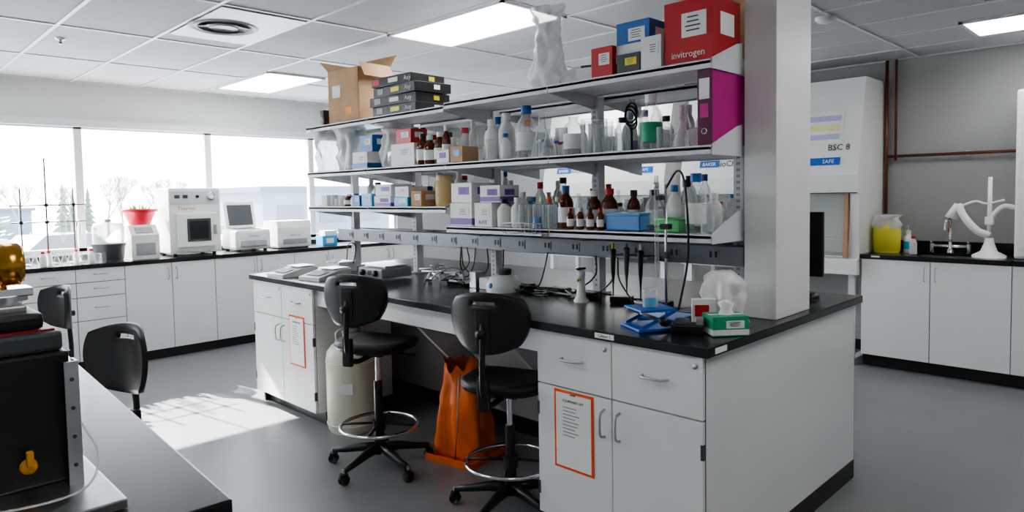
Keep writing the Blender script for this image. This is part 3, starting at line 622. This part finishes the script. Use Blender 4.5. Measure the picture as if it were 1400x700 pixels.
# ---------------- biosafety cabinets ----------------
def bsc(y,label,w=1.78):
    b=B('biosafety_cabinet',(6.42,y,0),FX)
    D=.7
    b.prism([(.12,1.45),(D,1.45),(D,2.5),(.2,2.5),(.0,1.62),(0.02,1.45)],w,WPL,TX(0))
    b.bb((0,.0,.72),(w,D,.86),WPL,.01); b.bb((0,D-.05,.86),(w,D,1.45),WPL)
    for x0 in(0,w-.08): b.prism([(.05,.86),(D-.05,.86),(D-.05,1.45),(.05,1.45)],.08,WPL,TX(x0))
    b.bb((.08,.2,.86),(w-.08,D-.06,.865),STL); b.bb((.08,.03,.86),(w-.08,.1,.885),STL,.004)
    b.prism([(.055,1.05),(.065,1.05),(.1,1.45),(.09,1.45)],w-.2,GLS,TX(.1))
    for x0 in(0.085,w-.125): b.prism([(.0,.87),(.05,.87),(.09,1.45),(.04,1.45)],.035,WOOD,TX(x0))
    for x0 in(.04,w-.1):
        for yy in(.08,D-.12): b.bb((x0,yy,FZ+.03),(x0+.05,yy+.05,.72),WMET)
        b.bb((x0-.01,.02,FZ+.001),(x0+.06,D-.02,FZ+.05),WMET)
    b.bb((.01,-.004,1.452),(w-.01,.02,1.46),DGR)
    def pl(x,z,wd,ht,m,o=0): 
        yy=(z-1.62)*.2/.88; b.box((x,yy-.004-o,z),(wd,.006,ht),m,rx=R(-12.8))
    def tx(t,sz,x,z,m,o=0):
        b.text(t,sz,(x,(z-1.62)*.2/.88-.006-o,z),m,Matrix.Rotation(R(-12.8),4,'X'))
    tx(label,.078,1.60,1.845,BLK)
    pl(1.47,1.745,.3,.07,BLM); tx('SAFE',.05,1.52,1.728,PAP,.006)
    pl(1.45,2.06,.34,.3,PAP); pl(1.45,2.14,.3,.05,mat('label_lavender',(.5,.5,.75),.5),.004); pl(1.45,2.05,.3,.05,mat('label_yellow',(.8,.76,.4),.5),.004); pl(1.45,1.97,.3,.05,MC['label_lavender'],.004)
    pl(.33,1.77,.22,.07,BLUE); tx('BioChemGARD',.085,.68,1.74,INK); tx('BAKER',.05,.33,1.752,PAP,.006)
    b.done()
bsc(3.87,'BSC 8'); bsc(5.85,'BSC 7')
b=B('copper_wall_pipes')
b.tube([(7.1,2.06,1.02),(7.1,2.06,H-.01)],.016,COP); b.tube([(7.1,1.98,1.75),(7.1,1.98,H-.01)],.012,COP); b.tube([(7.1,2.06,1.79),(7.1,.2,1.79)],.014,COP)
for y in(1.4,.7): b.box((7.125,y,1.79),(.05,.03,.05),STL)
b.done()
b=B('yellow_waste_container',(6.8,1.96,ZB)); b.lathe([(0,0),(.1,0),(.11,.02),(.115,.2),(.1,.25),(.06,.28)],(0,0,0),YCL,20); b.lathe([(.09,.0),(.12,.06),(.09,.12),(.11,.15)],(0,0,.19),FRO,20,nz=.4); b.done()
b=B('soap_dispenser_bottle',(6.86,1.80,ZB)); bottle(b,0,0,0,.04,.2,WPL,WPL,LBL); b.tube([(0,0,.19),(0,0,.24),(-.05,0,.24)],.006,WPL); b.done()
b=B('wash_bottle',(6.7,1.72,ZB)); bottle(b,0,0,0,.03,.16,FRO,RED,None); b.done()
b=B('sink_faucet',(6.98,1.5,ZB)); b.lathe([(0,0),(.03,0),(.025,.03),(.014,.05),(.014,.1)],(0,0,0),CHR); b.tube(bez([(0,0,.1),(0,0,.24),(-.06,0,.32),(-.16,0,.29),(-.18,0,.2)],6),.012,CHR); b.tube([(0,-.14,.06),(0,.14,.06)],.014,CHR)
for s_ in(-.14,.14): b.cyl((0,s_,0),.018,.08,CHR,12); b.tube([(0,s_,.09),(-.05,s_,.1)],.008,CHR)
b.lathe([(0,0),(.012,0),(.008,.14),(.016,.16),(0,.17)],(.06,.02,.18),RED,12); b.tube([(.06,.02,0),(.06,.02,.2)],.007,CHR); b.done()
b=B('fume_extraction_arm',(6.72,1.17,ZB)); b.lathe([(0,0),(.12,0),(.12,.015),(.06,.05),(.035,.12),(.03,.16)],(0,0,0),WPL,24)
b.tube([(0,0,.14),(0,0,.66)],.016,WPL,12); b.tube(bez([(0,0,.18),(-.03,.08,.22),(-.03,.17,.33),(0,.22,.43)],6),.03,WPL,12); b.tube([(0,.22,.43),(0,.25,.38),(0,.27,.32)],[.034,.035,.05],WPL,12); b.tube(bez([(0,0,.3),(0,-.05,.38),(0,-.1,.42),(0,-.17,.41)],6),.02,WPL,12)
b.tube(bez([(0,.2,.42),(0,.1,.46),(0,.02,.44),(0,-.1,.47)],6),.01,WPL,8)
b.box((0,0,.3),(.06,.06,.07),WPL,bev=.01); b.done()
b=B('wall_mounted_white_cabinet'); b.bb((6.62,.1,.915),(7.12,.99,2.25),WPL,.02); b.bb((6.612,.15,1.0),(6.622,.53,2.2),WHT,.003); b.bb((6.612,.55,1.0),(6.622,.95,2.2),WHT,.003); b.done()
b=B('framed_wall_notice'); b.bb((5.9,YB-.015,1.45),(6.25,YB-.001,1.95),STL,.003); b.bb((5.93,YB-.02,1.48),(6.22,YB-.014,1.92),PAP); b.done()
# ---------------- foreground instrument ----------------
b=B('optical_bench_instrument')
b.bb((-.45,1.43,.911),(.375,2.3,.93),STL,.003)
b.bb((-.45,1.62,.93),(.33,2.2,1.195),BLK,.006); b.bb((-.45,1.64,1.195),(.325,2.15,1.235),DGR,.008); b.bb((-.45,1.66,1.235),(.315,2.1,1.239),mat('dark_red_ring',(.3,.015,.015),.4)); b.bb((-.45,1.67,1.239),(.30,2.05,1.272),BLK,.01)
b.bb((.332,1.585,.93),(.337,1.62,1.18),STL); b.bb((.312,1.58,.93),(.337,1.586,1.18),STL)
for k in range(4): b.cyl((.324,1.579,.97+k*.058),.004,.002,DGR,8,Matrix.Rotation(R(90),4,'X'))
b.lathe([(.014,0),(.016,.008),(.012,.02),(0,.022)],(.25,1.615,.98),mat('orange_knob',(.7,.32,.02),.4),16,Matrix.Rotation(R(90),4,'X')); b.box((.25,1.59,1.0),(.012,.015,.03),MC['orange_knob'],bev=.003)
b.bb((-.2,1.72,1.27),(.28,1.95,1.285),STL,.004); b.cyl((.265,1.83,1.285),.036,.015,STL); b.box((.265,1.83,1.305),(.08,.08,.018),CHR,bev=.003)
Mx=Matrix.Rotation(R(90),4,'Y')
b.lathe([(0,-.1),(.04,-.1),(.045,-.09),(.045,-.05),(.036,-.045),(.036,-.015),(.046,-.01),(.046,.02),(.04,.028),(0,.028)],(.265,1.83,1.365),BRS,28,Mx)
b.tube([(.25,1.83,1.31),(.25,1.83,1.34)],.015,BRS)
b.tube(bez([(-.1,1.6,1.0),(.1,1.5,.96),(.3,1.5,.94),(.36,1.56,.98),(.34,1.6,1.05)],8),.0025,FRO,6); b.done()
# ---------------- outside ----------------
SNOW=mat('outside_pavement',(.6,.61,.63),.9,var=.15,scale=.2)
b=B('outside_ground'); b.bb((-90,YB+1,-1.2),(150,150,-1.1),SNOW); b.done()
BLD=mat('building_facade',(.11,.14,.19),.8,var=.1,scale=.5); ROOF=mat('building_roof',(.07,.08,.1),.8)
b=B('warehouse_building'); b.bb((19.5,42,-1.1),(60,60,1.9),BLD); b.bb((19.3,41.8,1.9),(60.2,60.2,2.25),ROOF)
for k in range(13): b.bb((20.5+k*3,41.9,-.2),(22.3+k*3,42,1.0),ROOF)
b.done()
b=B('distant_building'); b.bb((-15,58,-1.1),(10,72,.9),BLD); b.bb((-15.2,57.8,.9),(10.2,72.2,1.1),ROOF); b.done()
for cx,cy in((6,30),(9.5,31),(13,32),(17,33),(3,28),(12,26)):
    b=B('parked_car',(cx,cy,-1.099),R(20)); c=random.choice([WPL,DGR,GRY,BLM])
    b.prism([(-2.1,.3),(2.1,.3),(2.1,.8),(1.4,.9),(.8,1.4),(-1,1.4),(-1.6,.9),(-2.1,.85)],1.7,c,XZ(-.85))
    for x in(-1.3,1.3):
        for y in(-.86,.66): b.cyl((x,y+.2,.32),.32,.2,BLK,14,Matrix.Rotation(R(90),4,'X'))
    b.done()
BARK=mat('bark',(.17,.15,.14),.9); CON=mat('conifer',(.08,.11,.09),.9,var=.3)
random.seed(9)
def tree(x,y,h):
    b=B('bare_tree',(x,y,-1.1))
    def br(p,d,l,r,n):
        q=p+d*l; b.tube([p,q],[r,r*.65],BARK,4)
        if n: 
            for k in range(3):
                dd=(d+Vector((random.uniform(-.8,.8),random.uniform(-.8,.8),random.uniform(0,.5)))).normalized(); br(q,dd,l*.68,r*.6,n-1)
    br(Vector((0,0,0)),Vector((0,0,1)),h*.33,.1,5); b.done()
for x,y,h in((12.5,46,4.6),(15.5,49,4.2),(13,51,4.2),(17,52,4.6),(8,50,4.2),(1,50,4.2),(10.5,49,4),(5,52,4)): tree(x,y,h)
for x,y,h in((11.5,56,3.9),(12.3,57,3.4),(13.5,58,3.7),(0,53,3.8),(-1,54,3.4)):
    b=B('conifer_tree',(x,y,-1.1)); b.cyl((0,0,0),.15,h*.3,BARK,8)
    for k in range(7): b.lathe([(.001,h*(.3+.117*k)),(h*.16*(1-k*.13),h*(.12+.115*k)),(0,h*(.14+.115*k))],(0,0,0),CON,14,nz=.6)
    b.done()
# ---------------- lights & world ----------------
w=bpy.data.worlds.new('sky'); bpy.context.scene.world=w; w.use_nodes=True
N=w.node_tree.nodes; L=w.node_tree.links; N.clear()
o=N.new('ShaderNodeOutputWorld'); bg=N.new('ShaderNodeBackground'); tc=N.new('ShaderNodeTexCoord'); sp=N.new('ShaderNodeSeparateXYZ'); cr=N.new('ShaderNodeValToRGB')
cr.color_ramp.elements[0].color=(.97,.98,1,1); cr.color_ramp.elements[1].color=(.7,.84,1,1); cr.color_ramp.elements[1].position=.8
L.new(tc.outputs['Generated'],sp.inputs[0]); L.new(sp.outputs['Z'],cr.inputs[0]); L.new(cr.outputs[0],bg.inputs[0]); bg.inputs[1].default_value=12; L.new(bg.outputs[0],o.inputs[0])
sl=bpy.data.lights.new('sun','SUN'); sl.energy=75; sl.angle=R(.6); sl.color=(1,.96,.9)
so=bpy.data.objects.new('sun',sl); bpy.context.collection.objects.link(so)
so.rotation_euler=Vector((.18,-1,-.66)).to_track_quat('-Z','Y').to_euler(); so.location=(0,20,10)
try: bpy.context.scene.view_settings.look='AgX - Medium High Contrast'
except Exception: pass
# ---------------- camera ----------------
cam=bpy.data.cameras.new('camera'); co=bpy.data.objects.new('camera',cam); bpy.context.collection.objects.link(co)
cam.sensor_width=36; cam.lens=23.9; cam.clip_start=.05; cam.clip_end=500
pitch=3.0; roll=1.0
co.matrix_world=Matrix.Translation((0,0,1.5))@Matrix.Rotation(R(-45),4,'Z')@Matrix.Rotation(R(90-pitch),4,'X')@Matrix.Rotation(R(-roll),4,'Z')
cam.shift_y=-(85-930*math.tan(R(pitch)))/1400
bpy.context.scene.camera=co
